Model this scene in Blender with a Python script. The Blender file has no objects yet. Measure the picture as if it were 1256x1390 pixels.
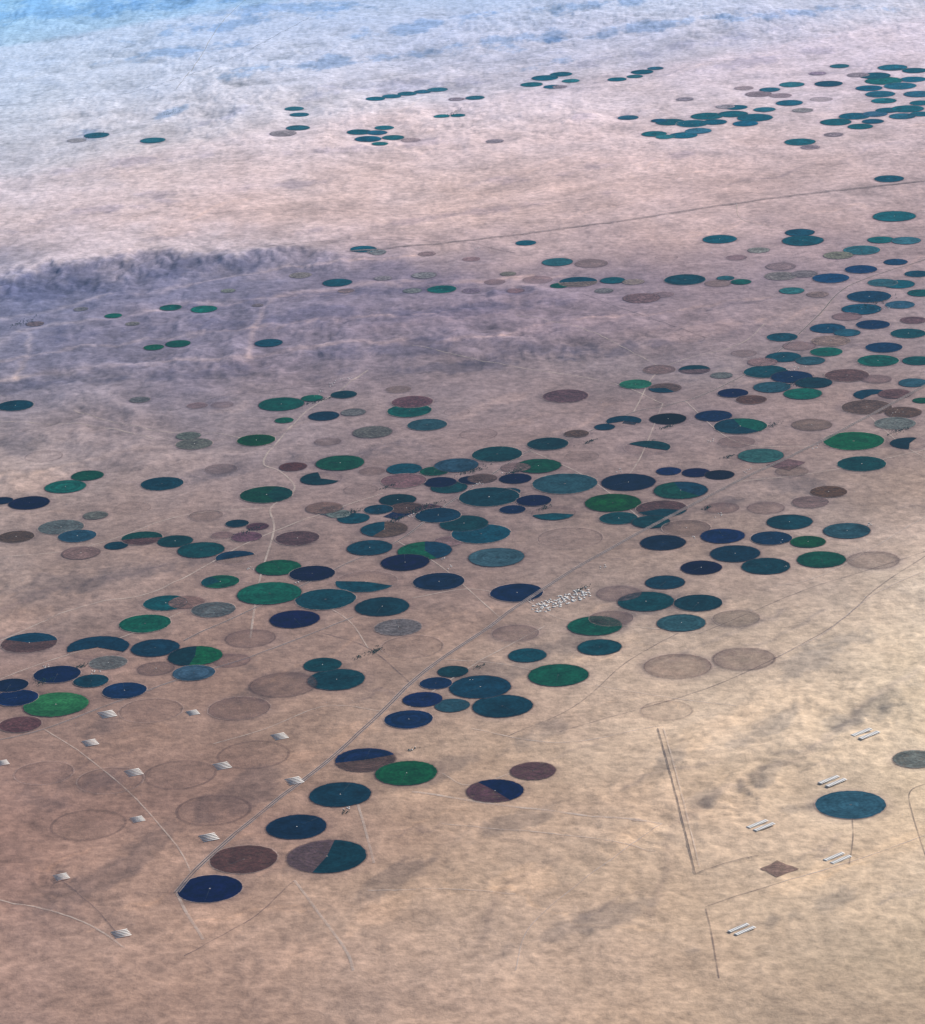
import bpy, math, random
import numpy as np
from mathutils import Matrix, Vector
random.seed(7)
rng = np.random.default_rng(7)
scene = bpy.context.scene

# ---------------------------------------------------------------- units: 1 unit = 1 km
H = 16.0
FPX = 4660.0
DEP = math.radians(18.6)
ROLL = math.radians(-2.5)
R = (Matrix.Rotation(math.pi/2-DEP, 4, 'X') @ Matrix.Rotation(ROLL, 4, 'Z'))
cam_d = bpy.data.cameras.new("camera")
cam = bpy.data.objects.new("camera", cam_d)
scene.collection.objects.link(cam)
cam.matrix_world = Matrix.Translation((0, 0, H)) @ R
cam_d.sensor_fit = 'VERTICAL'
cam_d.sensor_height = 24.0
cam_d.lens = FPX/1390*24.0
cam_d.clip_start = 0.1
cam_d.clip_end = 5000
scene.camera = cam
scene.view_settings.view_transform = 'Standard'
scene.view_settings.look = 'None'
scene.view_settings.exposure = 0
Rn = np.array(R.to_3x3())

def ground_at(u, v):
    """survey sheet coordinates -> ground x,y (km) and range"""
    d = Rn @ np.array([(u-628)/FPX, -(v-695)/FPX, -1.0])
    t = H/(-d[2])
    return d[0]*t, d[1]*t, t
def sheet_coords(x, y):
    P = np.stack([x, y, np.full_like(x, -H)], 0)
    C = np.tensordot(Rn.T, P, axes=(1, 0))
    w = np.maximum(-C[2], 1.0)
    return 628+FPX*C[0]/w, 695-FPX*C[1]/w

# ---------------------------------------------------------------- light + air parameters
GAIN = np.array([1.03, 1.00, 0.99])
HZ_H = 4.0
HZ_E = np.array([0.0006, 0.0018, 0.0034])
HZ_S = np.array([0.001, 0.003, 0.005])
def lin(c):
    c = np.asarray(c, float)/255.0
    return np.where(c <= 0.04045, c/12.92, ((c+0.055)/1.055)**2.4)
def albedo(rgb, rng_km):
    L = np.asarray(HZ_H*rng_km/H)[..., None]
    T = np.exp(-HZ_S*L)
    add = HZ_E/HZ_S*(1-T)
    return np.clip((lin(rgb)-add)/(T*GAIN), 0.003, 0.80)

# ---------------------------------------------------------------- noise
def perlin(x, y, seed):
    g = np.random.default_rng(seed).uniform(0, 2*np.pi, (256, 256)).astype(np.float32)
    gx, gy = np.cos(g), np.sin(g)
    ix = np.floor(x).astype(np.int32); iy = np.floor(y).astype(np.int32)
    fx = (x-ix).astype(np.float32); fy = (y-iy).astype(np.float32)
    u = fx*fx*fx*(fx*(fx*6-15)+10); v = fy*fy*fy*(fy*(fy*6-15)+10)
    def dg(i, j):
        a = (ix+i) & 255; b = (iy+j) & 255
        return gx[a, b]*(fx-i)+gy[a, b]*(fy-j)
    a = dg(0, 0)*(1-u)+dg(1, 0)*u
    b = dg(0, 1)*(1-u)+dg(1, 1)*u
    return (a*(1-v)+b*v)*1.5
def fbm(x, y, seed, octv=5, gain=0.5, ridged=False):
    s = 0; a = 1; tot = 0; f = 1
    for o in range(octv):
        n = perlin(x*f+o*17.3, y*f-o*9.1, seed+o)
        if ridged: n = 1-2*np.abs(n)
        s = s+n*a; tot += a; a *= gain; f *= 2.03
    return s/tot
def sstep(a, b, x):
    t = np.clip((x-a)/(b-a), 0, 1); return t*t*(3-2*t)

# ---------------------------------------------------------------- fields list (u, v, width, kind)
F = []
def add(s):
    for it in s.split(','):
        p = it.split()
        if len(p) < 4: continue
        F.append((float(p[0]), float(p[1]), float(p[2]), p[3], [float(q) for q in p[4:]]))
add("285 1207 88 D,331 1167 92 K,444 1163 108 M 250,403 1123 82 D,462 1079 84 T,496 1032 82 H 20,552 1050 84 G,555 977 66 D,672 1074 78 H 300,724 1047 62 K,682 959 82 T,652 933 84 T,758 917 82 G,716 890 52 T,814 879 60 T,614 958 48 U,574 950 54 D,592 928 44 D,615 912 42 T")
add("457 923 78 T,438 903 52 T,519 824 74 T,541 852 64 Y,400 841 68 D,442 814 82 T,366 806 88 G,378 771 62 G,424 779 62 D,273 747 64 T,197 847 70 G,211 880 66 D,265 891 74 N,263 914 58 U,169 938 60 D,76 957 88 L,28 984 58 K,22 948 60 D,78 916 64 D,14 931 50 D,124 925 48 T,40 873 76 M 10,133 879 84 P 330 560,147 900 52 Y,225 819 60 T,253 818 48 B,290 828 60 Y,299 790 52 N,340 867 68 F,212 908 50 B,315 897 50 F")
add("1155 1093 95 U,1243 1031 62 Y,1010 895 84 F,920 905 92 F,925 846 66 U,948 819 66 T,877 817 76 T,903 791 54 T,808 850 74 G,702 805 72 D,596 790 70 D,674 757 76 U,577 748 74 N,550 764 66 D,502 744 62 T,522 719 64 M 90,404 731 60 K,653 725 80 T,630 711 66 T,595 700 62 T,664 675 82 T,767 657 88 U,731 633 62 G,675 617 68 T,744 603 56 T,462 629 66 G,549 637 48 T,548 653 62 B,436 650 56 P 100 330,362 672 72 N,220 657 58 T,89 661 56 G,119 646 44 G,40 683 56 D,3 680 30 D,22 729 50 K,83 716 62 Y,105 728 52 U,110 751 52 B,158 741 32 T,193 731 56 M 0,238 735 48 T,320 757 54 P 20 200,335 729 42 K,350 715 30 K,322 711 32 T,398 634 38 K,302 727 30 B,348 598 52 G,264 603 50 Y,256 592 34 Y,382 549 62 G,440 565 42 T,467 536 36 T,424 541 30 G,386 571 26 G,506 587 54 Y,580 577 54 U,556 558 60 G,560 546 56 K,21 551 50 T,541 529 34 B,300 637 44 F,302 550 30 F,190 543 28 Y,268 551 28 B")
add("365 466 38 T,242 467 34 G,209 472 28 G,232 418 30 G,277 420 36 G,154 429 24 G,48 440 24 Y,408 374 30 Y,458 384 40 T,494 341 36 T,512 344 26 Y,576 374 34 Y,600 393 40 G,714 330 28 T,350 415 16 Y,640 395 26 Y,672 383 28 B,730 380 40 B,768 538 62 K,871 405 50 K,757 356 42 U,803 358 44 B,785 383 52 M 0,832 381 34 T,860 383 30 B,977 325 46 T,930 380 56 T,975 385 36 B,1006 383 28 G,1090 327 56 T,1086 316 40 T,1060 362 40 B,1060 375 44 Y,1092 372 36 Y,1207 243 40 T,1214 294 58 T,1128 378 50 D,1169 366 44 D,1216 356 32 D,1196 326 36 T,1230 327 40 U,1170 340 50 U,1138 347 40 Y,1180 403 60 T,1170 420 54 D,1220 386 44 T,1245 372 34 D,1198 384 40 U,1250 398 36 G,1222 414 40 U,1185 441 46 D,1124 446 48 T,1062 458 42 T,1200 472 50 D,1233 453 48 T,1240 435 36 K,1128 463 52 B,1192 490 56 G,1246 490 42 T,1064 485 48 T,1122 478 44 G,1150 452 36 U,1150 430 40 B,1110 400 30 B,1085 470 44 B,1100 490 40 U")
add("895 502 44 B,943 502 42 M 0,863 522 44 L,903 527 44 M 180,907 569 50 D,969 565 50 D,847 572 48 P 330 560,821 580 28 T,783 589 34 K,1005 579 72 N,995 534 42 D,1020 543 42 K,1040 505 60 T,1075 512 56 D,1048 526 50 U,1105 520 50 T,1090 535 52 G,1035 492 40 B,1177 553 68 K,1184 536 50 P 20 230,1226 560 50 K,1252 544 26 G,1215 575 56 Y,1159 599 82 G,1170 630 66 T,1235 602 52 P 60 260,1102 577 54 B,1033 619 62 U,879 608 62 P 330 500,853 655 74 D,924 666 74 N,832 683 76 G,840 704 52 T,899 691 70 M 200,884 709 52 T,900 737 62 D,932 717 66 B,952 771 56 D,981 728 60 D,998 752 68 T,1040 769 66 T,1047 731 56 D,1072 709 62 T,1150 721 64 U,1097 736 48 G,1115 760 66 G,1186 761 70 F,945 642 38 D,908 640 34 D,977 645 40 D,1000 600 50 F,1125 668 50 K,1240 520 40 U,1215 535 44 K,1150 510 60 K,1190 515 40 B")
add("752 697 58 P 190 340,725 680 48 D,700 650 44 D,774 731 88 R,540 679 50 T,552 690 46 K,514 692 40 T,480 704 44 T,460 698 34 Y,696 692 36 D,583 692 40 K,497 790 84 P 170 330,610 662 50 T,640 652 36 D,590 640 40 G,620 632 60 U,598 655 44 D,690 668 34 T,655 650 40 K,610 735 40 B,700 860 64 F,560 878 84 R,325 962 84 F,205 965 86 R,385 930 90 F,345 1025 96 R,245 1052 96 R,150 1060 90 R,290 1100 100 R,120 1120 100 R,60 1050 80 R,840 806 60 F,1100 682 50 B,830 840 60 F,1000 840 64 F,905 965 70 R,700 635 40 B,440 690 50 B,490 665 46 R,280 700 46 F,180 690 50 R,60 620 50 R,650 590 50 R,1075 640 44 F,1040 690 50 F,980 690 46 F,790 620 46 R")
add("1086 193 42 T,960 158 44 T,995 155 40 T,1025 160 48 T,910 166 40 T,940 168 44 T,928 184 38 T,888 182 34 T,903 186 26 U,1000 146 30 T,970 166 34 T,1038 149 30 U,948 178 36 U,985 145 26 Y,1012 168 34 T,895 164 22 T,1135 166 42 T,1160 158 42 T,1168 172 34 T,1188 155 34 U,1205 150 32 T,1232 148 44 T,1225 158 36 U,1250 140 30 T,1200 110 50 T,1188 103 42 T,1222 117 44 T,1242 96 34 T,1125 114 38 T,1212 92 40 T,1180 120 36 U,1247 128 40 T,1165 102 30 Y,1195 128 40 U,1072 140 36 U,1075 115 34 U,1030 128 36 Y,1115 135 30 B,1240 108 36 T,1200 137 34 T,1132 183 26 Y,1250 155 30 T,1185 165 30 T,1045 122 28 U,1010 120 26 B,1060 130 30 B,1100 200 26 Y")
add("740 106 36 T,762 101 30 T,722 115 30 U,838 108 26 T,872 98 30 T,510 136 26 T,532 132 26 T,553 128 26 U,574 125 24 U,594 122 28 U,645 133 26 U,620 135 22 Y,488 182 34 T,500 191 36 T,522 175 26 U,534 188 30 U,512 182 28 T,558 191 26 B,516 197 22 T,400 153 26 U,407 161 26 U,405 179 32 U,385 187 36 Y,208 197 34 U,132 190 34 U,105 197 26 B,853 160 28 U,672 192 24 Y,775 110 24 U,750 118 24 U,890 93 22 U,862 104 22 U,600 158 22 U,622 157 20 T,580 345 24 B,640 352 24 B,900 400 30 B,700 395 24 B,1040 255 24 R,1030 288 24 R")
add("560 395 26 Y,520 378 24 Y,470 395 22 B,760 388 26 G,820 395 26 Y,985 378 24 U,1030 340 30 Y,1000 350 28 B,905 350 30 R,110 420 20 Y,310 395 20 Y,180 440 20 Y,690 372 22 Y,1075 395 34 U,480 560 34 Y,620 560 34 R,445 600 36 F,130 700 34 Y,505 640 36 F,940 460 34 R,1010 480 34 F,980 510 30 Y,830 545 34 R,760 118 20 Y,930 135 24 Y,1090 150 28 Y,1140 90 26 U,1110 100 24 Y")

COL = dict(D=(8, 45, 74), T=(8, 62, 78), G=(18, 78, 74), L=(38, 92, 76), B=(122, 100, 102), K=(84, 70, 78), U=(46, 80, 94), Y=(92, 98, 102))
GREEN = 'DTGLU'
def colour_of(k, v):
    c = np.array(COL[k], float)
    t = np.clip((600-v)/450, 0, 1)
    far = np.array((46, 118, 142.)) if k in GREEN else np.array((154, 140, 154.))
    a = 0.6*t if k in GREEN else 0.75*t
    c = c*(1-a)+far*a  # far crops blend to a bluish, paler tone: haze put into their colour
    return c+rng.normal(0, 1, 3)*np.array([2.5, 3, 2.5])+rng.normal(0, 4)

# ---------------------------------------------------------------- ground grid
ys = [28.0]
while ys[-1] < 125: ys.append(ys[-1]+0.034*(ys[-1]/36)**1.85)
xs = np.arange(-16.5, 16.5, 0.034)
X1 = np.array([-1500, -600, -250, -120, -70, -45, -32, -25, -21, -18.5, -17.3]+list(xs)+[17.3, 18.5, 21, 25, 32, 45, 70, 120, 250, 600, 1500.])
Y1 = np.array([-900, -300, -120, -50, -15, 0, 10, 17, 22, 25, 27.]+ys+[130, 137, 147, 165, 200, 260, 360, 550, 900, 1500.])
GX, GY = np.meshgrid(X1, Y1)
U, V = sheet_coords(GX, GY)
Uc = np.clip(U, -150, 1400); Vc = np.clip(V, -150, 1500)
Dist = np.sqrt(GX**2+GY**2+H*H)

wx = fbm(GX/5, GY/5, 11, 4)*1.6; wy = fbm(GX/5, GY/5, 21, 4)*1.6
rid2 = fbm((GX+wx*.5)/0.9, (GY+wy*.5)/1.6, 141, 5, 0.62, True)
# escarpment edge, in sheet coordinates
ex = np.array([-400, 0, 60, 180, 250, 330, 385, 450, 520, 700, 1400.])
ey = np.array([400, 386, 364, 352, 352, 347, 338, 350, 340, 322, 250.])
edge = np.interp(U, ex, ey)
edge = edge+fbm(GX/1.4, GY/2.4, 31, 6, 0.66)*42
side = edge-V             # >0 : plateau
fadeR = 1-sstep(340, 600, U)
plateau = sstep(-20, 3, side)*fadeR
inner = sstep(-18, -15.5, GX)*(1-sstep(15.5, 18, GX))*sstep(26, 29, GY)*(1-sstep(105, 124, GY))
rid = fbm((GX+wx)/2.2, (GY+wy)/3.0, 41, 7, 0.6, True)
big = fbm((GX+wx)/6, (GY+wy)/6, 51, 6, 0.5)
sm = fbm(GX/0.8+wx, GY/0.8+wy, 61, 5, 0.62)
sm2 = fbm((GX+.3*wx)/0.45, (GY+.3*wy)/0.8, 66, 4, 0.7)
PN = [fbm(GX/1.1, GY/2.0, 700+10*i, 6, 0.68) for i in range(3)]
fine = fbm(GX/0.17, GY/0.30, 161, 2, 0.8)
stri = fbm((GX+wx*1.5)/3.2, (GY*1.0+wy*1.5-GX*0.25)/1.1, 171, 6, 0.65)
# branching drainage lines
dn = np.abs(fbm((GX+wx*.8)/2.6, (GY+wy*.8)/2.6, 181, 6, 0.55)); vein = np.exp(-(dn/0.022)**2)
dn2 = np.abs(fbm((GX+wx*.8)/1.5, (GY+wy*.8)/2.2, 191, 5, 0.58)); vein2 = np.exp(-(dn2/0.030)**2)
def blob(u, v, ru, rv, a=0):
    c, s = math.cos(math.radians(a)), math.sin(math.radians(a))
    du = (U-u)*c-(V-v)*s; dv = (U-u)*s+(V-v)*c
    return np.exp(-((du/ru)**2+(dv/rv)**2))
rugged = (0.8*blob(150, 376, 330, 28, 5)+0.7*blob(60, 30, 280, 50, 8)+0.6*blob(760, 30, 260, 36, 6)+0.6*blob(1100, 30, 260, 25)+0.4*blob(300, 90, 300, 40)
          +0.7*blob(700, 396, 60, 14, 10)+0.45*blob(250, 160, 300, 50)+0.45*blob(650, 170, 260, 40)+0.6*blob(790, 165, 30, 12)+0.5*blob(400, 480, 500, 44, 4)
          +0.5*blob(1050, 1040, 240, 80, 25)+0.45*blob(100, 600, 200, 70)+0.5*blob(740, 470, 90, 18)+0.35*blob(100, 1150, 240, 120)+0.4*blob(250, 430, 400, 30)+0.3*blob(100, 820, 200, 60))
rugged = np.clip(rugged+0.10, 0, 1)*inner
Z = 0.10*plateau*inner + rugged*(0.10*np.clip(rid, -0.2, 1)+0.05*rid2+0.05*big+0.03*sm-0.03*vein) + inner*(0.009*sm+0.011*rid2+0.004*sm2-.006*vein2)

# flatten under the fields
keep = np.ones_like(GX)
field_w = []
for (u, v, w, k, ex_) in F:
    x, y, t = ground_at(u, v)
    r = w/2*t/FPX
    field_w.append((x, y, r))
    ix0, ix1 = np.searchsorted(X1, [x-3.2*r, x+3.2*r]); iy0, iy1 = np.searchsorted(Y1, [y-3.2*r, y+3.2*r])
    if ix1 <= ix0 or iy1 <= iy0: continue
    sl = (slice(iy0, iy1), slice(ix0, ix1))
    d = np.hypot(GX[sl]-x, GY[sl]-y)/r
    keep[sl] = np.minimum(keep[sl], sstep(1.05, 3.0, d))
Zb = 0.10*plateau*inner
Z = Zb*1.0+(Z-Zb)*keep
def zat(x, y):
    x = np.atleast_1d(np.asarray(x, float)); y = np.atleast_1d(np.asarray(y, float))
    i = np.clip(np.searchsorted(X1, x)-1, 0, len(X1)-2); j = np.clip(np.searchsorted(Y1, y)-1, 0, len(Y1)-2)
    fx = np.clip((x-X1[i])/(X1[i+1]-X1[i]), 0, 1); fy = np.clip((y-Y1[j])/(Y1[j+1]-Y1[j]), 0, 1)
    return (Z[j, i]*(1-fx)+Z[j, i+1]*fx)*(1-fy)+(Z[j+1, i]*(1-fx)+Z[j+1, i+1]*fx)*fy

# ---------------------------------------------------------------- soil map (coarse ground tones, lower-right glare painted in as paler sand)
cu = np.array([0, 314, 628, 942, 1256.])
rows = [
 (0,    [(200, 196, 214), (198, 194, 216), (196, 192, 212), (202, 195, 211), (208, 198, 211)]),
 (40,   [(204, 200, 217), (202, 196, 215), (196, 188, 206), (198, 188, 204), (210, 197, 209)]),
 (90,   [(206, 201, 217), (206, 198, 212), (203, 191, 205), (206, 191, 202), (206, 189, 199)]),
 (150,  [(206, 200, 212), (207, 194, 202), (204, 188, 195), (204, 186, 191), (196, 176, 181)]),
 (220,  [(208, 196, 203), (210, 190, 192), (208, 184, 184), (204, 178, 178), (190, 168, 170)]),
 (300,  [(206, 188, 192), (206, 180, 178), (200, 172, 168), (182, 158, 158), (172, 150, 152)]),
 (345,  [(190, 176, 184), (180, 160, 164), (172, 151, 154), (160, 140, 146), (164, 143, 147)]),
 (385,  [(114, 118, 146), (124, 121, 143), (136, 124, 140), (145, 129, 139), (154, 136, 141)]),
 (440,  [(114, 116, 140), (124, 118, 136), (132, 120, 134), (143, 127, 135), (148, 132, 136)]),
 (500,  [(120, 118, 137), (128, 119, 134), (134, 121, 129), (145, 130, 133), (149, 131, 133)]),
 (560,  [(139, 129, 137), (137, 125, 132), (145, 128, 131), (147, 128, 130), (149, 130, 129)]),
 (640,  [(158, 141, 139), (145, 128, 129), (137, 119, 121), (143, 124, 123), (155, 135, 128)]),
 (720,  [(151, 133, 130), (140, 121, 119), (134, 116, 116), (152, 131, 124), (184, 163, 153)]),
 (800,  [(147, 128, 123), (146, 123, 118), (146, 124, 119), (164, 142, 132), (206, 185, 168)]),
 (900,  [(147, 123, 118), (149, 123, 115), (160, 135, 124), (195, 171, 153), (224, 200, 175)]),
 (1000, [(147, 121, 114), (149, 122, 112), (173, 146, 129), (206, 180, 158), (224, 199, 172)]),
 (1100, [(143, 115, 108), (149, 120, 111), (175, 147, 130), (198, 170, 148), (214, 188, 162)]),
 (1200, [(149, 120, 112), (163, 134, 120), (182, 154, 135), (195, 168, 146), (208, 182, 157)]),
 (1300, [(159, 130, 120), (170, 140, 126), (182, 154, 137), (188, 161, 140), (186, 162, 139)]),
 (1390, [(159, 130, 120), (170, 140, 126), (182, 154, 137), (188, 161, 140), (176, 152, 132)]),
]
rv = np.array([r[0] for r in rows], float); rc = np.array([r[1] for r in rows], float)
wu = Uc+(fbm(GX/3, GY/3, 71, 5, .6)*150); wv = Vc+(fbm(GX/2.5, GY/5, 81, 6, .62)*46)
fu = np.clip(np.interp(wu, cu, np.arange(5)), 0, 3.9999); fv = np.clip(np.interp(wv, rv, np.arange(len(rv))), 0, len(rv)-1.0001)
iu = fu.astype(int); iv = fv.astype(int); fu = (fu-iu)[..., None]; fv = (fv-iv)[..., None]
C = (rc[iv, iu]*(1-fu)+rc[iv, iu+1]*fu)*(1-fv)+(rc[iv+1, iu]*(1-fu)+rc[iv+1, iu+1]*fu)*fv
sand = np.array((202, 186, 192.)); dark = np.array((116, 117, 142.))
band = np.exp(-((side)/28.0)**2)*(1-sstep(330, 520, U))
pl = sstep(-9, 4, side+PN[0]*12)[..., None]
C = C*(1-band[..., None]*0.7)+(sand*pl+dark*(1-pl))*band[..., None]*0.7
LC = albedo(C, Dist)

def patch(u, v, ru, rv_, a, mult, rough=1.0):
    global LC
    b_ = blob(u, v, ru, rv_, a)
    m = b_*1.1+PN[int(u+v) % 3]*rough*1.9*np.minimum(1, b_*3)
    m = (sstep(0.55, 1.15, m))[..., None]
    LC = LC*(1-m)+LC*np.array(mult)*m
for p in [(60, 20, 220, 18, 4), (230, 14, 180, 14, 6), (330, 40, 150, 12, 8), (700, 55, 90, 16, 10), (780, 12, 120, 10, 5), (560, 40, 120, 10, 8), (130, 190, 40, 8, 5), (225, 165, 40, 6, 20),
          (1100, 20, 140, 9, 4), (450, 90, 200, 9, 8), (880, 40, 150, 9, 8), (420, 15, 150, 9, 4), (240, 75, 140, 9, 8), (720, 90, 60, 8, 10)]:
    patch(*p, (0.56, 0.68, 0.82))
for p in [(560, 120, 160, 12, 6), (330, 158, 90, 9, 20), (790, 165, 24, 7, 0), (640, 290, 200, 7, 8), (150, 230, 160, 8, 5), (900, 70, 190, 10, 10), (450, 210, 160, 8, 6), (800, 230, 160, 8, 8), (1050, 80, 120, 8, 8), (150, 290, 160, 8, 5), (350, 260, 160, 8, 5)]:
    patch(*p, (0.77, 0.78, 0.84))
for p in [(200, 370, 230, 14, 4), (60, 400, 160, 20, 4), (330, 440, 300, 16, 4), (710, 394, 50, 8, 10), (725, 478, 110, 12, 6), (500, 480, 200, 14, 4), (130, 520, 200, 10, 4), (880, 470, 110, 12, 8), (610, 500, 160, 10, 4), (600, 430, 160, 12, 6), (460, 400, 200, 10, 4)]:
    patch(*p, (0.68, 0.71, 0.79))
for p in [(965, 1085, 70, 16, 20), (900, 1040, 40, 18, 50), (1080, 1030, 140, 16, 28), (1180, 960, 120, 14, 30), (1060, 980, 120, 14, 30), (150, 1180, 140, 22, 30), (90, 1080, 130, 26, 10), (1085, 1100, 80, 14, 20), (320, 1080, 160, 24, 20), (560, 1180, 120, 16, 30), (1130, 880, 140, 20, 30), (700, 1010, 160, 18, 20), (160, 780, 160, 20, 10), (450, 620, 160, 14, 8), (1000, 680, 160, 20, 15), (1080, 1240, 140, 18, 20), (780, 870, 160, 20, 20), (300, 940, 200, 24, 15), (640, 1140, 120, 16, 20), (800, 1250, 160, 18, 20), (60, 600, 120, 14, 5), (330, 640, 120, 12, 8)]:
    patch(*p, (0.71, 0.73, 0.77), 1.35)
for p in [(120, 585, 120, 10, 5), (670, 550, 80, 8, 20), (60, 650, 110, 14, 5), (520, 1240, 120, 16, 30), (790, 440, 110, 8, 10), (1130, 1180, 160, 18, 20), (760, 1180, 180, 18, 20), (380, 545, 110, 7, 8), (1010, 440, 120, 9, 12), (760, 560, 110, 8, 12), (1000, 980, 140, 20, 25), (300, 500, 200, 9, 5), (200, 420, 200, 8, 5), (560, 440, 200, 8, 5), (330, 1180, 160, 16, 20), (880, 860, 160, 16, 20), (60, 840, 120, 14, 8), (460, 1010, 120, 16, 25)]:
    patch(*p, (1.18, 1.15, 1.11), 1.3)

def catmull(P, n=10):
    P = [np.array(p, float) for p in P]
    if len(P) < 3: 
        return [P[0]+(P[1]-P[0])*t for t in np.linspace(0, 1, 16)]
    Q = [2*P[0]-P[1]]+P+[2*P[-1]-P[-2]]; out = []
    for i in range(1, len(Q)-2):
        for s in range(n):
            t = s/n
            out.append(0.5*((2*Q[i])+(-Q[i-1]+Q[i+1])*t+(2*Q[i-1]-5*Q[i]+4*Q[i+1]-Q[i+2])*t*t+(-Q[i-1]+3*Q[i]-3*Q[i+1]+Q[i+2])*t**3))
    out.append(P[-1]); return out
def poly_world(pts, n=10):
    W = [ground_at(*p)[:2] for p in pts]
    return np.array(catmull(W, n))
wob = fbm(GX/0.7, GY/0.7, 901, 4, .6)
def line_dist(W, rad):
    D = np.full(GX.shape, 1e9)
    for a, b in zip(W[:-1], W[1:]):
        x0, x1 = min(a[0], b[0])-rad, max(a[0], b[0])+rad; y0, y1 = min(a[1], b[1])-rad, max(a[1], b[1])+rad
        i0, i1 = np.searchsorted(X1, [x0, x1]); j0, j1 = np.searchsorted(Y1, [y0, y1])
        if i1 <= i0 or j1 <= j0: continue
        sl = (slice(j0, j1), slice(i0, i1))
        d = b-a; L2 = max((d**2).sum(), 1e-9)
        gx = GX[sl]+wx[sl]*0.12+wob[sl]*.16; gy = GY[sl]+wy[sl]*0.3+wob[sl]*.45
        t = np.clip(((gx-a[0])*d[0]+(gy-a[1])*d[1])/L2, 0, 1)
        D[sl] = np.minimum(D[sl], np.hypot(gx-a[0]-t*d[0], gy-a[1]-t*d[1]))
    return D
brk = 0.5+0.9*fbm(GX/0.9, GY/0.9, 301, 4, 0.6)
def wash(pts, wid, mult):
    global LC
    D = line_dist(poly_world(pts, 6), wid*4+.6)
    m = (np.exp(-(D/wid)**2)*np.clip(brk+0.3, 0.1, 1))[..., None]
    LC = LC*(1-m)+LC*np.array(mult)*m
lt = (1.7, 1.58, 1.36)
wash([(-20, 525), (60, 508), (160, 498), (260, 490), (340, 488), (450, 470), (560, 468), (680, 462)], 0.14, lt)
wash([(-20, 480), (40, 448), (110, 436), (180, 430), (260, 412), (350, 412), (430, 398), (520, 388), (620, 384), (760, 372)], 0.14, lt)
wash([(-20, 440), (60, 425), (150, 400), (230, 396), (340, 372), (450, 362), (560, 350)], 0.09, lt)
wash([(340, 488), (352, 440), (380, 410), (470, 405)], 0.06, lt)
wash([(-20, 500), (100, 474), (210, 462), (330, 450), (460, 440), (600, 430)], 0.07, lt)
wash([(20, 520), (40, 470), (30, 450)], 0.06, lt)
wash([(680, 462), (760, 440), (860, 432), (960, 418), (1050, 405)], 0.05, (1.3, 1.25, 1.15))
wash([(640, 1300), (665, 1230), (700, 1200), (760, 1170)], 0.05, (0.78, 0.78, 0.8))
wash([(600, 1204), (700, 1220), (800, 1252), (900, 1260)], 0.04, (1.2, 1.16, 1.1))
wash([(880, 1240), (905, 1170), (915, 1110)], 0.05, (0.80, 0.80, 0.83))
wash([(930, 1110), (1000, 1060), (1070, 1035), (1150, 980), (1256, 900)], 0.08, (0.80, 0.80, 0.84))
wash([(0, 830), (80, 800), (150, 790), (230, 770)], 0.06, (0.80, 0.80, 0.84))
wash([(-20, 645), (60, 640), (170, 615), (300, 600)], 0.08, (1.2, 1.17, 1.12))
for s in range(120):      # small random gullies
    u = rng.uniform(-60, 1256); v = rng.uniform(40, 1300) if s % 2 else rng.uniform(40, 520); du = rng.uniform(40, 150); sl = rng.uniform(-0.55, 0.1)*(1 if v > 520 else 0.5)
    wash([(u, v), (u+du*.35, v+du*.35*sl+rng.normal(0, 5)), (u+du*.7, v+du*.7*sl+rng.normal(0, 6)), (u+du, v+du*sl)], rng.uniform(0.02, 0.05), (1.22, 1.18, 1.12) if rng.random() < .5 else (0.74, 0.75, 0.80))

# disturbed soil around farmed circles
for (x, y, r), f in zip(field_w, F):
    if f[3] in 'R': continue
    i0, i1 = np.searchsorted(X1, [x-1.8*r, x+1.8*r]); j0, j1 = np.searchsorted(Y1, [y-1.8*r, y+1.8*r])
    if i1 <= i0 or j1 <= j0: continue
    sl = (slice(j0, j1), slice(i0, i1))
    d = np.hypot(GX[sl]-x, GY[sl]-y)/r
    m = (np.exp(-((d-1.0)/0.28)**2)*0.18*(0.6+0.8*brk[sl]))[..., None]
    LC[sl] *= (1-m*np.array([1.0, 1.0, 0.8]))

upper = (1-sstep(300, 420, V))
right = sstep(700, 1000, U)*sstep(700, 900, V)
grain = (1+0.16*big+0.42*(rid-0.25)*np.clip(0.40+rugged, 0, 1)+0.32*(rid2-.25)*(0.45+rugged)+0.28*sm*(0.5+rugged)+0.26*sm2*(.55+.6*rugged)+0.16*fine*(0.6+rugged)
         +0.10*fbm((GX*0.8-GY*0.6)/0.5, (GX*0.6+GY*0.8)/3.0, 401, 4, 0.6)+stri*(0.14+0.30*upper))
dmask = np.clip(0.35+1.2*fbm(GX/4, GY/6, 601, 3), 0, 1)
grain = grain-(0.20*vein*dmask+0.13*vein2*(1-dmask)*(0.5+rugged))*(0.5+0.5*keep)
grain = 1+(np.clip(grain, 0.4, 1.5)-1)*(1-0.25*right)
LC *= grain[..., None]
tint = fbm(GX/2.5, GY/3.5, 501, 5, 0.6)[..., None]
LC *= 1+tint*np.array([0.06, 0.01, -0.06])
pk = LC.max(-1, keepdims=True); LC = LC*np.minimum(1, np.where(pk > 0.62, (0.62+0.18*(1-np.exp(-np.maximum(pk-0.62, 0)/0.18)))/np.maximum(pk, 1e-4), 1))
LC = np.clip(LC, 0.01, 0.8)

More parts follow.
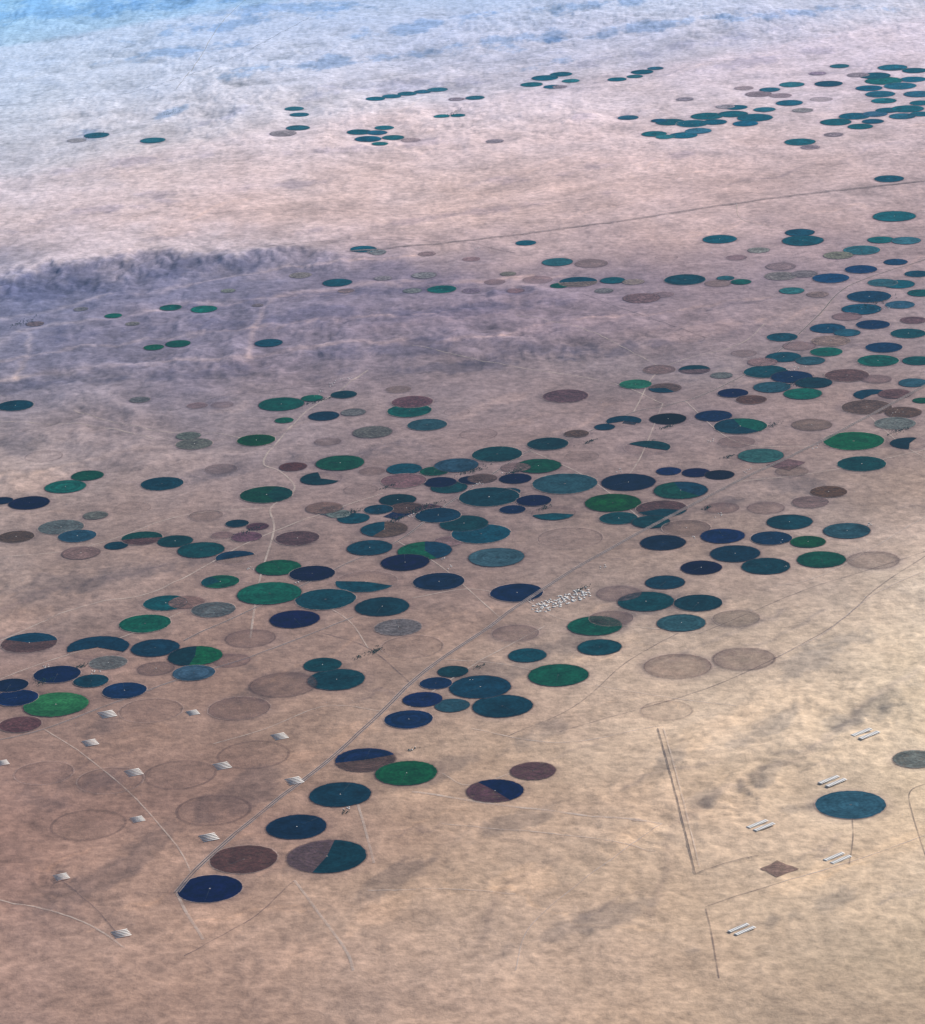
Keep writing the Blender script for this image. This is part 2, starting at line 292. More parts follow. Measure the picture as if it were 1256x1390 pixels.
def new_obj(name, mesh, loc=(0, 0, 0)):
    o = bpy.data.objects.new(name, mesh); o.location = loc
    scene.collection.objects.link(o); return o
def build_mesh(name, verts, quads, fcol=None, vcol=None, smooth=False, mat=None, matidx=None):
    m = bpy.data.meshes.new(name)
    verts = np.asarray(verts, np.float32); quads = np.asarray(quads, np.int32)
    m.vertices.add(len(verts)); m.vertices.foreach_set("co", verts.ravel())
    m.loops.add(quads.size); m.loops.foreach_set("vertex_index", quads.ravel())
    m.polygons.add(len(quads)); m.polygons.foreach_set("loop_start", np.arange(0, quads.size, 4, dtype=np.int32))
    m.polygons.foreach_set("loop_total", np.full(len(quads), 4, np.int32))
    if fcol is not None:
        a = m.color_attributes.new("soil", 'FLOAT_COLOR', 'CORNER')
        a.data.foreach_set("color", np.repeat(np.asarray(fcol, np.float32), 4, axis=0).ravel())
    if vcol is not None:
        a = m.color_attributes.new("soil", 'FLOAT_COLOR', 'POINT')
        a.data.foreach_set("color", np.asarray(vcol, np.float32).ravel())
    if smooth: m.polygons.foreach_set("use_smooth", np.ones(len(quads), bool))
    if mat:
        for mm in (mat if isinstance(mat, list) else [mat]): m.materials.append(mm)
    if matidx is not None: m.polygons.foreach_set("material_index", np.asarray(matidx, np.int32))
    m.update(calc_edges=True); return m

# ---------------------------------------------------------------- materials
def mat_base(name):
    m = bpy.data.materials.new(name); m.use_nodes = True
    nt = m.node_tree; nt.nodes.clear()
    out = nt.nodes.new("ShaderNodeOutputMaterial"); b = nt.nodes.new("ShaderNodeBsdfPrincipled")
    b.inputs["Roughness"].default_value = 0.95
    b.inputs["Specular IOR Level"].default_value = 0.05
    nt.links.new(b.outputs[0], out.inputs[0]); return m, nt, b, out
def N(nt, t, **k):
    n = nt.nodes.new(t)
    for a, v in k.items(): setattr(n, a, v)
    return n
def noise_fac(nt, vec, scale, lo, hi, detail=5, rough=0.6, stretch=None):
    if stretch:
        mp = N(nt, "ShaderNodeMapping"); mp.inputs["Rotation"].default_value = (0, 0, stretch[2]); mp.inputs["Scale"].default_value = (stretch[0], stretch[1], 1)
        nt.links.new(vec, mp.inputs[0]); vec = mp.outputs[0]
    n = N(nt, "ShaderNodeTexNoise"); n.inputs["Scale"].default_value = scale; n.inputs["Detail"].default_value = detail; n.inputs["Roughness"].default_value = rough
    nt.links.new(vec, n.inputs["Vector"])
    r = N(nt, "ShaderNodeMapRange"); r.inputs[1].default_value = 0.3; r.inputs[2].default_value = 0.7; r.inputs[3].default_value = lo; r.inputs[4].default_value = hi
    nt.links.new(n.outputs[0], r.inputs[0]); return r.outputs[0], n
def mulc(nt, col, fac):
    v = N(nt, "ShaderNodeVectorMath", operation='SCALE'); nt.links.new(col, v.inputs[0]); nt.links.new(fac, v.inputs["Scale"]); return v.outputs[0]

gm, nt, b, out = mat_base("desert_soil")
at = N(nt, "ShaderNodeAttribute", attribute_name="soil"); tc = N(nt, "ShaderNodeTexCoord")
f1, n1 = noise_fac(nt, tc.outputs["Object"], 2.2, 0.90, 1.10)
f2, n2 = noise_fac(nt, tc.outputs["Object"], 7.0, 0.70, 1.30, 5, 0.72)
f3, n3 = noise_fac(nt, tc.outputs["Object"], 3.0, 0.95, 1.05, 5, 0.65, (0.35, 2.2, 0.9))
c = mulc(nt, mulc(nt, mulc(nt, at.outputs["Color"], f1), f2), f3)
nt.links.new(c, b.inputs["Base Color"])
bp = N(nt, "ShaderNodeBump"); bp.inputs["Strength"].default_value = 0.6; bp.inputs["Distance"].default_value = 0.03
nt.links.new(n2.outputs[0], bp.inputs["Height"]); nt.links.new(bp.outputs[0], b.inputs["Normal"])

fm, nt, b, out = mat_base("crop_field")
at = N(nt, "ShaderNodeAttribute", attribute_name="soil"); tc = N(nt, "ShaderNodeTexCoord"); oi = N(nt, "ShaderNodeObjectInfo")
ln = N(nt, "ShaderNodeVectorMath", operation='LENGTH'); nt.links.new(tc.outputs["Object"], ln.inputs[0])
m1 = N(nt, "ShaderNodeMath", operation='MULTIPLY'); m1.inputs[1].default_value = 110; nt.links.new(ln.outputs["Value"], m1.inputs[0])
si = N(nt, "ShaderNodeMath", operation='SINE'); nt.links.new(m1.outputs[0], si.inputs[0])
rr = N(nt, "ShaderNodeMapRange"); rr.inputs[1].default_value = -1; rr.inputs[3].default_value = 0.91; rr.inputs[4].default_value = 1.09; nt.links.new(si.outputs[0], rr.inputs[0])
ad = N(nt, "ShaderNodeVectorMath", operation='ADD'); nt.links.new(tc.outputs["Object"], ad.inputs[0]); nt.links.new(oi.outputs["Location"], ad.inputs[1])
f1, _ = noise_fac(nt, ad.outputs[0], 5, 0.66, 1.34, 4); f2, n2 = noise_fac(nt, ad.outputs[0], 16, 0.58, 1.42, 5, 0.75)
c = mulc(nt, mulc(nt, mulc(nt, at.outputs["Color"], rr.outputs[0]), f1), f2)
nt.links.new(c, b.inputs["Base Color"])
tr = N(nt, "ShaderNodeBsdfTransparent"); mx = N(nt, "ShaderNodeMixShader")
am = N(nt, "ShaderNodeMath", operation='MULTIPLY', use_clamp=True); nt.links.new(at.outputs["Alpha"], am.inputs[0]); nt.links.new(f2, am.inputs[1])
mxa = N(nt, "ShaderNodeMath", operation='MAXIMUM'); nt.links.new(am.outputs[0], mxa.inputs[0])
pw = N(nt, "ShaderNodeMath", operation='POWER'); pw.inputs[1].default_value = 3.0; nt.links.new(at.outputs["Alpha"], pw.inputs[0])
pm = N(nt, "ShaderNodeMath", operation='MULTIPLY'); pm.inputs[1].default_value = 0.98; nt.links.new(pw.outputs[0], pm.inputs[0]); nt.links.new(pm.outputs[0], mxa.inputs[1])
nt.links.new(mxa.outputs[0], mx.inputs[0]); nt.links.new(tr.outputs[0], mx.inputs[1]); nt.links.new(b.outputs[0], mx.inputs[2]); nt.links.new(mx.outputs[0], out.inputs[0])

def simple(name, col, var=0.15, scale=20):
    m, nt, b, out = mat_base(name)
    tc = N(nt, "ShaderNodeTexCoord"); rgb = N(nt, "ShaderNodeRGB"); rgb.outputs[0].default_value = (*col, 1)
    f, _ = noise_fac(nt, tc.outputs["Object"], scale, 1-var, 1+var)
    nt.links.new(mulc(nt, rgb.outputs[0], f), b.inputs["Base Color"]); return m
def simple_alpha(name, col, alo, ahi, scale=3):
    m = simple(name, col); nt = m.node_tree
    out = [n for n in nt.nodes if n.type == 'OUTPUT_MATERIAL'][0]; b = [n for n in nt.nodes if n.type == 'BSDF_PRINCIPLED'][0]; tc = [n for n in nt.nodes if n.type == 'TEX_COORD'][0]
    f, _ = noise_fac(nt, tc.outputs["Object"], scale, alo, ahi, 5, 0.7)
    tr = N(nt, "ShaderNodeBsdfTransparent"); mx = N(nt, "ShaderNodeMixShader")
    nt.links.new(f, mx.inputs[0]); nt.links.new(tr.outputs[0], mx.inputs[1]); nt.links.new(b.outputs[0], mx.inputs[2]); nt.links.new(mx.outputs[0], out.inputs[0]); return m
m_asph = simple_alpha("worn_asphalt", (0.07, 0.06, 0.075), 0.4, 0.9)
m_shoulder = simple_alpha("road_shoulder_sand", (0.54, 0.44, 0.40), 0.15, 0.7)
m_track = simple_alpha("dirt_track", (0.66, 0.55, 0.48), 0.08, 0.7)
m_dtrack = simple_alpha("dark_dirt_track", (0.13, 0.10, 0.11), 0.05, 0.6)
m_white = simple("white_plaster", (0.80, 0.78, 0.75), 0.05)
m_roof = simple("sheet_metal_roof", (0.76, 0.74, 0.72), 0.06)
m_win = simple("dark_opening", (0.03, 0.03, 0.04), 0.1)
m_steel = simple("weathered_steel", (0.08, 0.10, 0.11), 0.1)
m_tree = simple("grove_foliage", (0.03, 0.06, 0.045), 0.35, 60)

# ---------------------------------------------------------------- ground
ny, nx = GX.shape
idx = np.arange(nx*ny).reshape(ny, nx)
quads = np.stack([idx[:-1, :-1], idx[:-1, 1:], idx[1:, 1:], idx[1:, :-1]], -1).reshape(-1, 4)
verts = np.stack([GX, GY, Z], -1).reshape(-1, 3)
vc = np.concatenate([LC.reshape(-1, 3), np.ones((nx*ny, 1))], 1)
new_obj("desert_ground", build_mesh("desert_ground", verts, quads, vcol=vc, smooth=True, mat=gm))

# ---------------------------------------------------------------- crop circles
SEG = 72
rings = np.array([0.0, 0.03, 0.25, 0.5, 0.72, 0.88, 0.965, 1.0, 1.045])
ang = np.arange(SEG)*2*math.pi/SEG
def sectors(kind, v, ex_):
    a0 = ex_[0] if ex_ else rng.uniform(0, 360)
    if kind == 'M': return [(a0, a0+rng.uniform(120, 200), 'T'), (0, 720, 'K')]
    if kind == 'H': return [(a0, a0+rng.uniform(150, 200), 'G' if rng.random() < .5 else 'D'), (0, 720, 'K')]
    if kind == 'N': return [(a0, a0+rng.uniform(90, 220), 'T'), (0, 720, 'G')]
    return None
for i, ((x, y, r), (u, v, w, k, ex_)) in enumerate(zip(field_w, F)):
    nr = len(rings)
    jit = 1+0.010*np.sin(3*ang+rng.uniform(0, 6))+rng.normal(0, .008, SEG)
    Vx = np.outer(rings, np.cos(ang)*jit)*r; Vy = np.outer(rings, np.sin(ang)*jit)*r
    zz = zat((Vx+x).ravel(), (Vy+y).ravel())
    z0 = float(zat(x, y)[0]); lift = 0.007+(i % 40)*0.00006
    vv = np.stack([Vx.ravel(), Vy.ravel(), zz-z0+lift], -1)
    q = []; fc = []
    rngt = math.sqrt(x*x+y*y+H*H)
    cache = {}
    def colk(kk):
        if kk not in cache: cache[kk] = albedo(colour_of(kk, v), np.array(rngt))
        return cache[kk]
    sec = sectors(k, v, ex_)
    soil_e = albedo(np.array((178, 156, 150.)), np.array(rngt)) if rng.random() < 0.45 else albedo(np.array((96, 82, 88.)), np.array(rngt))
    sub = rng.random() < 0.4 and k in 'DTGLUB'
    sa, sb, smul = rng.uniform(0, 360), rng.uniform(60, 180), rng.uniform(0.72, 1.3)
    ringmul = 1+rng.normal(0, 0.09, nr)
    bal = rng.uniform(0.35, 0.72)
    for a in range(SEG):
        deg = (a+0.5)*360/SEG
        al = 1.0
        if sec:
            kk = sec[1][2]
            if (deg-sec[0][0]) % 360 < (sec[0][1]-sec[0][0]): kk = sec[0][2]
            cc = colk(kk); al = 1.0 if kk in GREEN else 0.82
        elif k == 'P':
            if (deg-ex_[0]) % 360 < (ex_[1]-ex_[0]): cc = colk('T'); al = 1.0
            else: cc = colk('B'); al = 0.10
        elif k == 'F': cc = colk('B')*0.85; al = 0.26
        elif k == 'R': cc = colk('B')*0.8; al = 0.08
        else:
            cc = colk(k); al = 1.0 if k in GREEN else (0.84 if k in 'KY' else bal)
        if sub and (deg-sa) % 360 < sb: cc = cc*smul
        for j in range(nr-1):
            q.append((j*SEG+a, j*SEG+(a+1) % SEG, (j+1)*SEG+(a+1) % SEG, (j+1)*SEG+a))
            if j == 0: fc.append((*(soil_e), 0.5*al))
            elif j == nr-2: fc.append((*soil_e, 0.36 if k not in 'RFP' else 0.26))
            elif j == nr-3 and k in 'RFB': fc.append((*(cc*0.7), min(1, al+0.2)))
            else: fc.append((*np.clip(cc*ringmul[j], 0.002, 0.8), al))
    mi = [0]*len(q)
    vv = list(map(tuple, vv))
    if k not in 'RFP' and w > 45:
        aa = rng.uniform(0, 2*math.pi); ca, sa_ = math.cos(aa), math.sin(aa)
        def box(cx, cy, lx, ly, z0_, z1_, ca, sa_, mat_i):
            n0 = len(vv)
            for zq in (z0_, z1_):
                for (px, py) in ((-lx, -ly), (lx, -ly), (lx, ly), (-lx, ly)):
                    X_, Y_ = cx+px, cy+py
                    vv.append((X_*ca-Y_*sa_, X_*sa_+Y_*ca, zq))
            for f_ in ((0, 1, 2, 3), (4, 5, 6, 7), (0, 1, 5, 4), (1, 2, 6, 5), (2, 3, 7, 6), (3, 0, 4, 7)):
                q.append(tuple(n0+t for t in f_)); fc.append((0.5, 0.5, 0.5, 1)); mi.append(mat_i)
        box(r*0.48, 0, r*0.47, 0.0005, lift+0.003, lift+0.0036, ca, sa_, 1)
        for t in range(1, 8): box(r*0.95*t/7, 0, 0.0005, 0.002, lift, lift+0.003, ca, sa_, 1)
        box(0, 0, 0.005, 0.004, lift, lift+0.004, ca, sa_, 2 if rng.random() < .5 else 1)
    new_obj("irrigated_crop_circle", build_mesh("crop_circle", vv, q, fcol=fc, mat=[fm, m_steel, m_white], matidx=mi), (x, y, z0))

# ---------------------------------------------------------------- roads / tracks
def ribbon(name, pts, wid, mat, lift=0.008, offset=0.0, n=10):
    W = poly_world(pts, n)
    seg = np.hypot(*np.diff(W, axis=0).T); s = np.concatenate([[0], np.cumsum(seg)]); m = max(3, int(s[-1]/0.04))
    t = np.linspace(0, s[-1], m); W = np.stack([np.interp(t, s, W[:, 0]), np.interp(t, s, W[:, 1])], 1)
    tg = np.gradient(W, axis=0); tg /= np.linalg.norm(tg, axis=1)[:, None]; nn = np.stack([-tg[:, 1], tg[:, 0]], 1)
    A = W+nn*(offset+wid/2); B_ = W+nn*(offset-wid/2)
    za = zat(A[:, 0], A[:, 1])+lift; zb = zat(B_[:, 0], B_[:, 1])+lift
    vv = np.concatenate([np.column_stack([A, za]), np.column_stack([B_, zb])])
    q = [(i, i+1, m+i+1, m+i) for i in range(m-1)]
    return vv, q, mat
def road(name, parts):
    vv = []; q = []; mi = []; mats = []
    n0 = 0
    for (v_, q_, mt) in parts:
        if mt not in mats: mats.append(mt)
        vv.append(v_); q += [tuple(n0+a for a in f) for f in q_]; mi += [mats.index(mt)]*len(q_); n0 += len(v_)
    new_obj(name, build_mesh(name, np.concatenate(vv), q, mat=mats, matidx=mi))
hw = [(240, 1212), (262, 1186), (300, 1150), (370, 1092), (450, 1030), (520, 966), (556, 930), (600, 895), (660, 855), (715, 815), (800, 762), (890, 712), (1000, 655), (1100, 607), (1180, 565), (1300, 500)]
road("highway", [ribbon("a", hw, 0.070, m_shoulder, 0.010), ribbon("a", hw, 0.012, m_asph, 0.012, -0.016), ribbon("a", hw, 0.012, m_asph, 0.012, 0.016)])
r2 = [(-20, 1010), (60, 990), (140, 960), (250, 920), (340, 892), (430, 858), (480, 838)]
r3 = [(250, 870), (320, 838), (400, 800), (470, 766), (540, 735), (600, 690), (660, 650), (720, 612), (790, 590), (860, 560), (930, 545), (1000, 515), (1060, 475), (1110, 430), (1160, 385), (1300, 340)]
road("farm_road", [ribbon("a", r3, 0.040, m_shoulder, 0.005), ribbon("a", r3, 0.014, m_asph, 0.006)])
road("farm_road", [ribbon("a", r2, 0.038, m_shoulder, 0.005), ribbon("a", r2, 0.012, m_asph, 0.006)])
rail = [(470, 345), (600, 332), (700, 320), (850, 300), (1000, 277), (1130, 260), (1290, 242)]
road("railway_embankment", [ribbon("a", rail, 0.11, m_dtrack, 0.012), ribbon("a", rail, 0.03, m_shoulder, 0.014)])
road("trench_line", [ribbon("a", [(893, 990), (912, 1060), (928, 1125), (944, 1188)], 0.014, m_asph, 0.011), ribbon("a", [(901, 990), (920, 1060), (936, 1125), (950, 1180)], 0.014, m_track, 0.011), ribbon("a", [(944, 1188), (990, 1174), (1030, 1164)], 0.012, m_asph, 0.011)])  # trench laid flat: dark strips with a light strip alongside
tracks = [
 ([(240, 1212), (256, 1245), (276, 1278)], 0.026, 'l'), ([(486, 1092), (497, 1130), (508, 1172)], 0.022, 'l'), ([(400, 1196), (432, 1240), (470, 1292), (480, 1320)], 0.024, 'l'),
 ([(-20, 1222), (70, 1238), (130, 1262), (170, 1290)], 0.018, 'l'), ([(958, 1235), (966, 1270), (976, 1330)], 0.014, 'd'), ([(958, 1232), (1010, 1215), (1060, 1200)], 0.014, 'd'), ([(1060, 1200), (1160, 1170), (1270, 1130)], 0.014, 'l'),
 ([(1157, 1110), (1158, 1140), (1153, 1175)], 0.012, 'd'), ([(1270, 1062), (1236, 1075), (1240, 1110), (1262, 1180)], 0.012, 'd'), ([(560, 1075), (700, 1096), (820, 1112), (900, 1122)], 0.034, 'l'),
 ([(600, 1050), (640, 1066), (720, 1040)], 0.014, 'l'), ([(760, 995), (860, 965), (960, 935), (1060, 890), (1140, 845), (1200, 792), (1290, 735)], 0.014, 'd'), ([(1060, 890), (1120, 860), (1190, 806), (1270, 770)], 0.02, 'l'),
 ([(340, 866), (352, 790), (372, 720), (368, 690), (400, 664), (380, 640), (358, 630), (372, 606), (400, 575), (420, 556), (470, 525), (500, 505)], 0.022, 'l'),
 ([(0, 760), (120, 742), (250, 700), (360, 690)], 0.016, 'l'), ([(100, 560), (200, 585), (300, 590), (370, 606)], 0.016, 'l'), ([(0, 575), (120, 580), (210, 598)], 0.02, 'l'), ([(690, 1000), (780, 960), (850, 900), (920, 860)], 0.012, 'd'),
 ([(860, 560), (900, 500), (1000, 470), (1040, 440)], 0.016, 'l'), ([(1000, 655), (1120, 640), (1260, 610)], 0.016, 'l'), ([(600, 895), (700, 905), (830, 935), (1000, 960)], 0.014, 'l'), ([(640, 990), (760, 1010), (900, 985)], 0.018, 'l'),
 ([(715, 815), (640, 800), (560, 812)], 0.014, 'l'), ([(715, 815), (760, 840), (850, 850), (960, 860)], 0.014, 'l'), ([(520, 966), (440, 960), (360, 990), (290, 1010)], 0.014, 'l'), ([(60, 990), (120, 1030), (180, 1080), (240, 1150), (260, 1186)], 0.014, 'l'),
 ([(0, 870), (100, 830), (220, 800), (330, 740), (430, 700), (520, 670)], 0.020, 'l'), ([(430, 858), (500, 880), (560, 930)], 0.012, 'd'), ([(400, 800), (470, 840), (500, 880)], 0.014, 'l'), ([(540, 735), (600, 770), (680, 840)], 0.014, 'l'),
 ([(720, 612), (800, 650), (880, 712)], 0.014, 'l'), ([(930, 545), (1000, 600), (1100, 607)], 0.014, 'l'), ([(1180, 565), (1220, 600), (1260, 625)], 0.014, 'l'), ([(700, 430), (800, 452), (900, 500)], 0.014, 'l'), ([(0, 150), (120, 142), (230, 120), (330, 80), (420, 30)], 0.02, 'd'),
 ([(240, 130), (270, 90), (300, 40), (340, 0)], 0.018, 'l'), ([(350, 345), (480, 330), (620, 330), (700, 345)], 0.02, 'd'), ([(560, 470), (700, 500), (830, 520), (900, 548)], 0.016, 'l'), ([(230, 560), (300, 540), (460, 522), (600, 505)], 0.014, 'd'),
 ([(1000, 277), (1010, 300), (1090, 316)], 0.014, 'l'), ([(850, 650), (870, 620), (900, 548)], 0.014, 'l'), ([(1040, 800), (1120, 780), (1260, 700)], 0.016, 'l'), ([(250, 1300), (340, 1250), (400, 1196)], 0.010, 'd'), ([(700, 1320), (720, 1260), (800, 1190), (900, 1122)], 0.012, 'l'),
 ([(80, 1195), (130, 1235), (160, 1270)], 0.010, 'd'), ([(950, 860), (1100, 800), (1270, 745)], 0.01, 'd'), ([(790, 400), (900, 440), (1000, 470)], 0.012, 'd'),
 ([(-20, 930), (60, 900), (180, 860), (250, 830)], 0.016, 'l'), ([(556, 960), (640, 905), (740, 850)], 0.016, 'l'), ([(250, 300), (400, 290), (600, 292), (800, 270)], 0.016, 'd'), ([(600, 1120), (800, 1140), (890, 1160)], 0.016, 'l'), ([(500, 1210), (620, 1208), (700, 1216)], 0.016, 'l')]
for pts, wd, kd in tracks:
    road("dirt_track", [ribbon("a", pts, wd*1.35, m_track if kd == 'l' else m_dtrack, 0.0042)])

# ---------------------------------------------------------------- buildings
class MB:
    def __init__(s): s.v = []; s.q = []; s.m = []
    def house(s, cx, cy, L, W, h, ridge, ang, z, doors=True):
        ca, sa = math.cos(ang), math.sin(ang)
        def P(x, y, zz): s.v.append((cx+x*ca-y*sa, cy+x*sa+y*ca, z+zz)); return len(s.v)-1
        a = [P(x, y, 0) for x, y in ((-L, -W), (L, -W), (L, W), (-L, W))]
        b = [P(x, y, h) for x, y in ((-L, -W), (L, -W), (L, W), (-L, W))]
        r0, r1 = P(-L, 0, h+ridge), P(L, 0, h+ridge)
        for i in range(4): s.q.append((a[i], a[(i+1) % 4], b[(i+1) % 4], b[i])); s.m.append(0)
        s.q += [(b[0], b[1], r1, r0), (b[2], b[3], r0, r1)]; s.m += [1, 1]
        g0 = P(-L, 0.0, h*0.99); g1 = P(L, 0.0, h*0.99)
        s.q += [(b[3], g0, b[0], r0), (b[1], g1, b[2], r1)]; s.m += [0, 0]
        if doors:
            n = max(2, int(L/0.006))
            for i in range(n):
                xx = -L+(i+0.5)*2*L/n; e = 0.0004
                for sy in (-1, 1):
                    w_ = [P(xx-0.001, sy*(W+e), h*0.3), P(xx+0.001, sy*(W+e), h*0.3), P(xx+0.001, sy*(W+e), h*0.75), P(xx-0.001, sy*(W+e), h*0.75)]
                    s.q.append(tuple(w_)); s.m.append(2)
    def obj(s, name): return new_obj(name, build_mesh(name, s.v, s.q, mat=[m_white, m_roof, m_win], matidx=s.m))
def farm(u, v, rows_, cols, px_w, px_h, ang, gapf=0.5, L=None):
    x, y, t = ground_at(u, v); k = t/FPX
    Wd = px_w*k; Hd = px_h*k/ (H/t*0.98)
    mb = MB(); ca, sa = math.cos(ang), math.sin(ang)
    z = max(float(zat(x+a_*Wd, y+b_*Hd)[0]) for a_ in (-.5, 0, .5) for b_ in (-.5, 0, .5))+0.002
    for i in range(cols):
        for j in range(rows_):
            lx = (i+0.5)/cols-0.5; ly = (j+0.5)/rows_-0.5
            X_ = lx*Wd; Y_ = ly*Hd
            mb.house(x+X_*ca-Y_*sa, y+X_*sa+Y_*ca, Wd/cols*0.5*(0.86 if cols > 1 else 1.0), Hd/rows_*0.5*gapf, 0.005, 0.002, ang, z)
    mb.obj("poultry_farm_sheds")
for (u, v, s) in [(123, 1010, 1), (146, 970, 1.1), (262, 968, .8), (380, 1000, 1), (302, 1040, 1.1), (400, 1061, 1.1), (182, 1049, 1.1), (187, 1113, .9), (284, 1138, 1.2), (84, 1195, 1), (165, 1270, 1.2), (4, 1037, .8)]:
    farm(u, v, 5, 1, 19*s, 8.5*s, math.radians(22), 0.34)
for (u, v) in [(1175, 1001), (1130, 1062), (1033, 1126), (1137, 1167), (1007, 1264)]:
    farm(u, v, 2, 9, 36, 11, math.radians(38), 0.5)
def cluster(name, u, v, du, dv, slope, n, smin=0.006, smax=0.016):
    mb = MB()
    for i in range(n):
        a = rng.uniform(-1, 1); uu = u+a*du; vv_ = v+a*du*slope+rng.uniform(-1, 1)*dv
        x, y, t = ground_at(uu, vv_)
        mb.house(x, y, rng.uniform(smin, smax), rng.uniform(smin*0.8, smax*0.7), rng.uniform(0.003, 0.006), 0.0015, math.radians(30+90*int(rng.integers(2)))+rng.normal(0, .05), float(zat(x, y)[0])+0.003, doors=smax > .011)
    mb.obj(name)
cluster("village_houses", 762, 816, 40, 8, -0.36, 140, .009, .020)
for (u, v, du, n) in [(648, 338, 3, 3), (1000, 277, 3, 4), (470, 1098, 5, 6), (600, 760, 4, 4), (560, 700, 10, 8), (460, 520, 18, 12), (940, 730, 4, 4), (1180, 712, 5, 5), (965, 600, 4, 4), (1105, 607, 6, 6), (1015, 640, 5, 5), (820, 770, 5, 5), (610, 770, 4, 4), (340, 772, 4, 5), (60, 905, 6, 6), (130, 912, 6, 6), (405, 790, 4, 4), (640, 925, 3, 4), (560, 1018, 4, 4), (1080, 500, 14, 14), (1200, 420, 10, 8), (640, 660, 16, 10), (690, 640, 10, 6), (1215, 560, 6, 5), (975, 700, 5, 5), (1065, 770, 4, 4), (840, 640, 4, 4), (430, 535, 8, 6), (720, 815, 5, 5), (1060, 735, 3, 3), (920, 170, 10, 6), (1220, 130, 14, 8)]:
    cluster("farmhouses", u, v, du, 2.5, -0.3, n, 0.006, 0.0105)

def grove(u, v, du, dv, n):
    vv = []; q = []
    for i in range(n):
        a = rng.normal(0, .5); x, y, t = ground_at(u+a*du, v-0.3*a*du+rng.normal(0, .5)*dv); z = float(zat(x, y)[0])+0.003
        r = rng.uniform(0.004, 0.010); n0 = len(vv); S = 6
        prof = [(0.10, 0.0), (0.08, 0.35), (0.9, 0.5), (1.0, 0.9), (0.65, 1.3), (0.1, 1.5)]
        for (pr, pz) in prof:
            for s_ in range(S):
                aa = s_*2*math.pi/S; rr_ = r*pr*rng.uniform(.75, 1.2)
                vv.append((x+rr_*math.cos(aa), y+rr_*math.sin(aa), z+pz*r))
        for j in range(len(prof)-1):
            for s_ in range(S): q.append((n0+j*S+s_, n0+j*S+(s_+1) % S, n0+(j+1)*S+(s_+1) % S, n0+(j+1)*S+s_))
    new_obj("tree_grove", build_mesh("tree_grove", vv, q, mat=m_tree))
for g in [(510, 884, 12, 4, 60), (488, 892, 8, 2, 20), (575, 690, 26, 5, 160), (530, 660, 14, 2, 50), (430, 545, 24, 3, 90), (640, 640, 20, 3, 90), (700, 640, 18, 3, 80), (1080, 520, 30, 4, 120), (800, 600, 12, 2, 50), (470, 1102, 6, 3, 14), (560, 1018, 8, 2, 14), (1050, 577, 10, 3, 40), (60, 925, 14, 4, 70), (110, 905, 10, 3, 50), (740, 690, 12, 3, 50), (960, 690, 8, 2, 40), (1190, 410, 26, 5, 120), (30, 440, 22, 3, 70), (480, 695, 14, 3, 60), (790, 800, 12, 3, 40), (340, 720, 16, 3, 60), (905, 580, 14, 2, 50), (650, 905, 8, 2, 20), (880, 600, 10, 2, 30), (990, 620, 10, 2, 40), (540, 705, 14, 3, 60), (1220, 585, 16, 3, 60), (615, 155, 14, 2, 60), (130, 190, 14, 2, 50), (232, 162, 10, 3, 40)]:
    grove(*g)

def plot(pts, rgb):
    P = [ground_at(*p) for p in pts]
    n = 12; vv = []; q = []
    for a in range(n+1):
        for b2 in range(n+1):
            s, t = a/n, b2/n
            xx, yy = [(P[0][i]*(1-s)+P[1][i]*s)*(1-t)+(P[3][i]*(1-s)+P[2][i]*s)*t for i in (0, 1)]
            vv.append((xx, yy, float(zat(xx, yy)[0])+0.006))
    for a in range(n):
        for b2 in range(n):
            k0 = a*(n+1)+b2; q.append((k0, k0+n+1, k0+n+2, k0+1))
    c = albedo(np.array(rgb, float), np.array(P[0][2]))
    new_obj("crop_plot", build_mesh("crop_plot", vv, q, fcol=[(*c, 0.8)]*len(q), mat=fm))
plot([(1032, 1182), (1055, 1193), (1085, 1181), (1055, 1171)], (138, 114, 108))
plot([(1040, 632), (1072, 639), (1094, 628), (1064, 622)], (110, 90, 98))
plot([(562, 700), (580, 705), (606, 690), (585, 684)], (20, 45, 80))
plot([(520, 702), (540, 706), (575, 690), (556, 684)], (24, 50, 80))
plot([(845, 575), (862, 577), (870, 569), (850, 568)], (6, 60, 80))
plot([(425, 696), (445, 701), (468, 690), (448, 686)], (90, 96, 106))

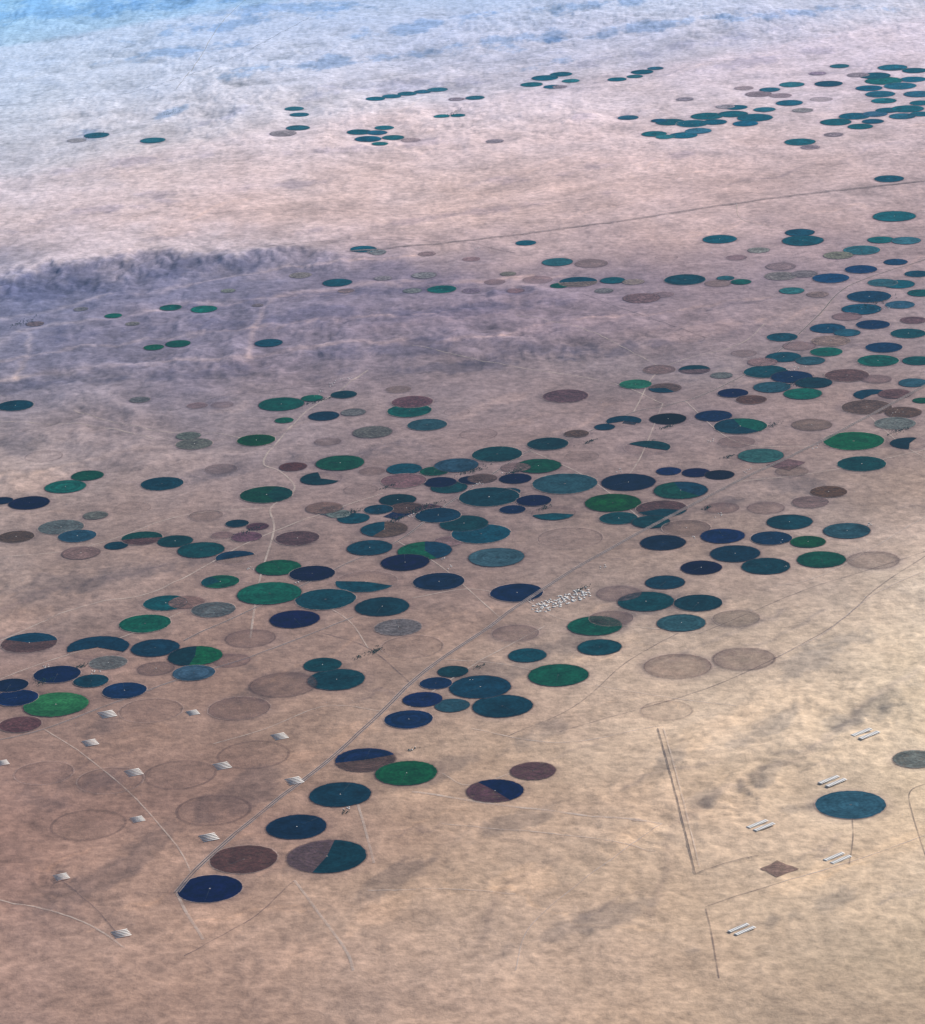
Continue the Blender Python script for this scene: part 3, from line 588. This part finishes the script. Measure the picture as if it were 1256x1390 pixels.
# ---------------------------------------------------------------- air
def haze(name, pts, z1, e, s):
    vv = [(p[0], p[1], -0.5) for p in pts]+[(p[0], p[1], z1) for p in pts]
    q = [(3, 2, 1, 0), (4, 5, 6, 7), (0, 1, 5, 4), (1, 2, 6, 5), (2, 3, 7, 6), (3, 0, 4, 7)]
    m = bpy.data.materials.new(name); m.use_nodes = True; nt = m.node_tree; nt.nodes.clear()
    out = nt.nodes.new("ShaderNodeOutputMaterial"); ab = nt.nodes.new("ShaderNodeVolumeAbsorption"); em = nt.nodes.new("ShaderNodeEmission"); sh = nt.nodes.new("ShaderNodeAddShader")
    dmax = float(max(s))
    ab.inputs["Density"].default_value = dmax; ab.inputs["Color"].default_value = (*[1-float(q_)/dmax for q_ in s], 1)
    emx = float(max(e)); em.inputs["Color"].default_value = (*[float(q_)/emx for q_ in e], 1); em.inputs["Strength"].default_value = emx
    nt.links.new(ab.outputs[0], sh.inputs[0]); nt.links.new(em.outputs[0], sh.inputs[1]); nt.links.new(sh.outputs[0], out.inputs["Volume"])
    new_obj(name, build_mesh(name, vv, q, mat=m))
haze("atmosphere_haze", [(-400, -200), (400, -200), (400, 600), (-400, 600)], HZ_H, HZ_E, HZ_S)
# two staggered banks: the air thickens gradually with distance
haze("distant_haze_bank", [(-300, -118), (220, 220), (220, 500), (-300, 500)], 5.5, np.array([0.0030, 0.0052, 0.0078]), np.array([0.013, 0.006, 0.004]))
haze("distant_haze_bank", [(-299, -122), (219, 251), (219, 499), (-299, 499)], 5.6, np.array([0.0030, 0.0070, 0.0110]), np.array([0.034, 0.013, 0.007]))

# ---------------------------------------------------------------- sky + sun
EL, RO = math.radians(36), math.radians(50)
w = bpy.data.worlds.new("World"); scene.world = w; w.use_nodes = True
nt = w.node_tree; bg = nt.nodes["Background"]; sk = nt.nodes.new("ShaderNodeTexSky"); sk.sky_type = 'NISHITA'; sk.sun_disc = False
sk.sun_elevation = EL; sk.sun_rotation = RO; nt.links.new(sk.outputs[0], bg.inputs[0]); bg.inputs[1].default_value = 0.08
sd = bpy.data.lights.new("sun", 'SUN'); sd.energy = 4.6; sd.angle = math.radians(0.5); sd.color = (1, 0.96, 0.9)
so = bpy.data.objects.new("sun", sd); scene.collection.objects.link(so)
dv = Vector((math.cos(EL)*math.sin(RO), math.cos(EL)*math.cos(RO), math.sin(EL)))
so.rotation_euler = dv.to_track_quat('Z', 'Y').to_euler(); so.location = (0, 0, 50)
print("fields", len(F), "verts", nx*ny)
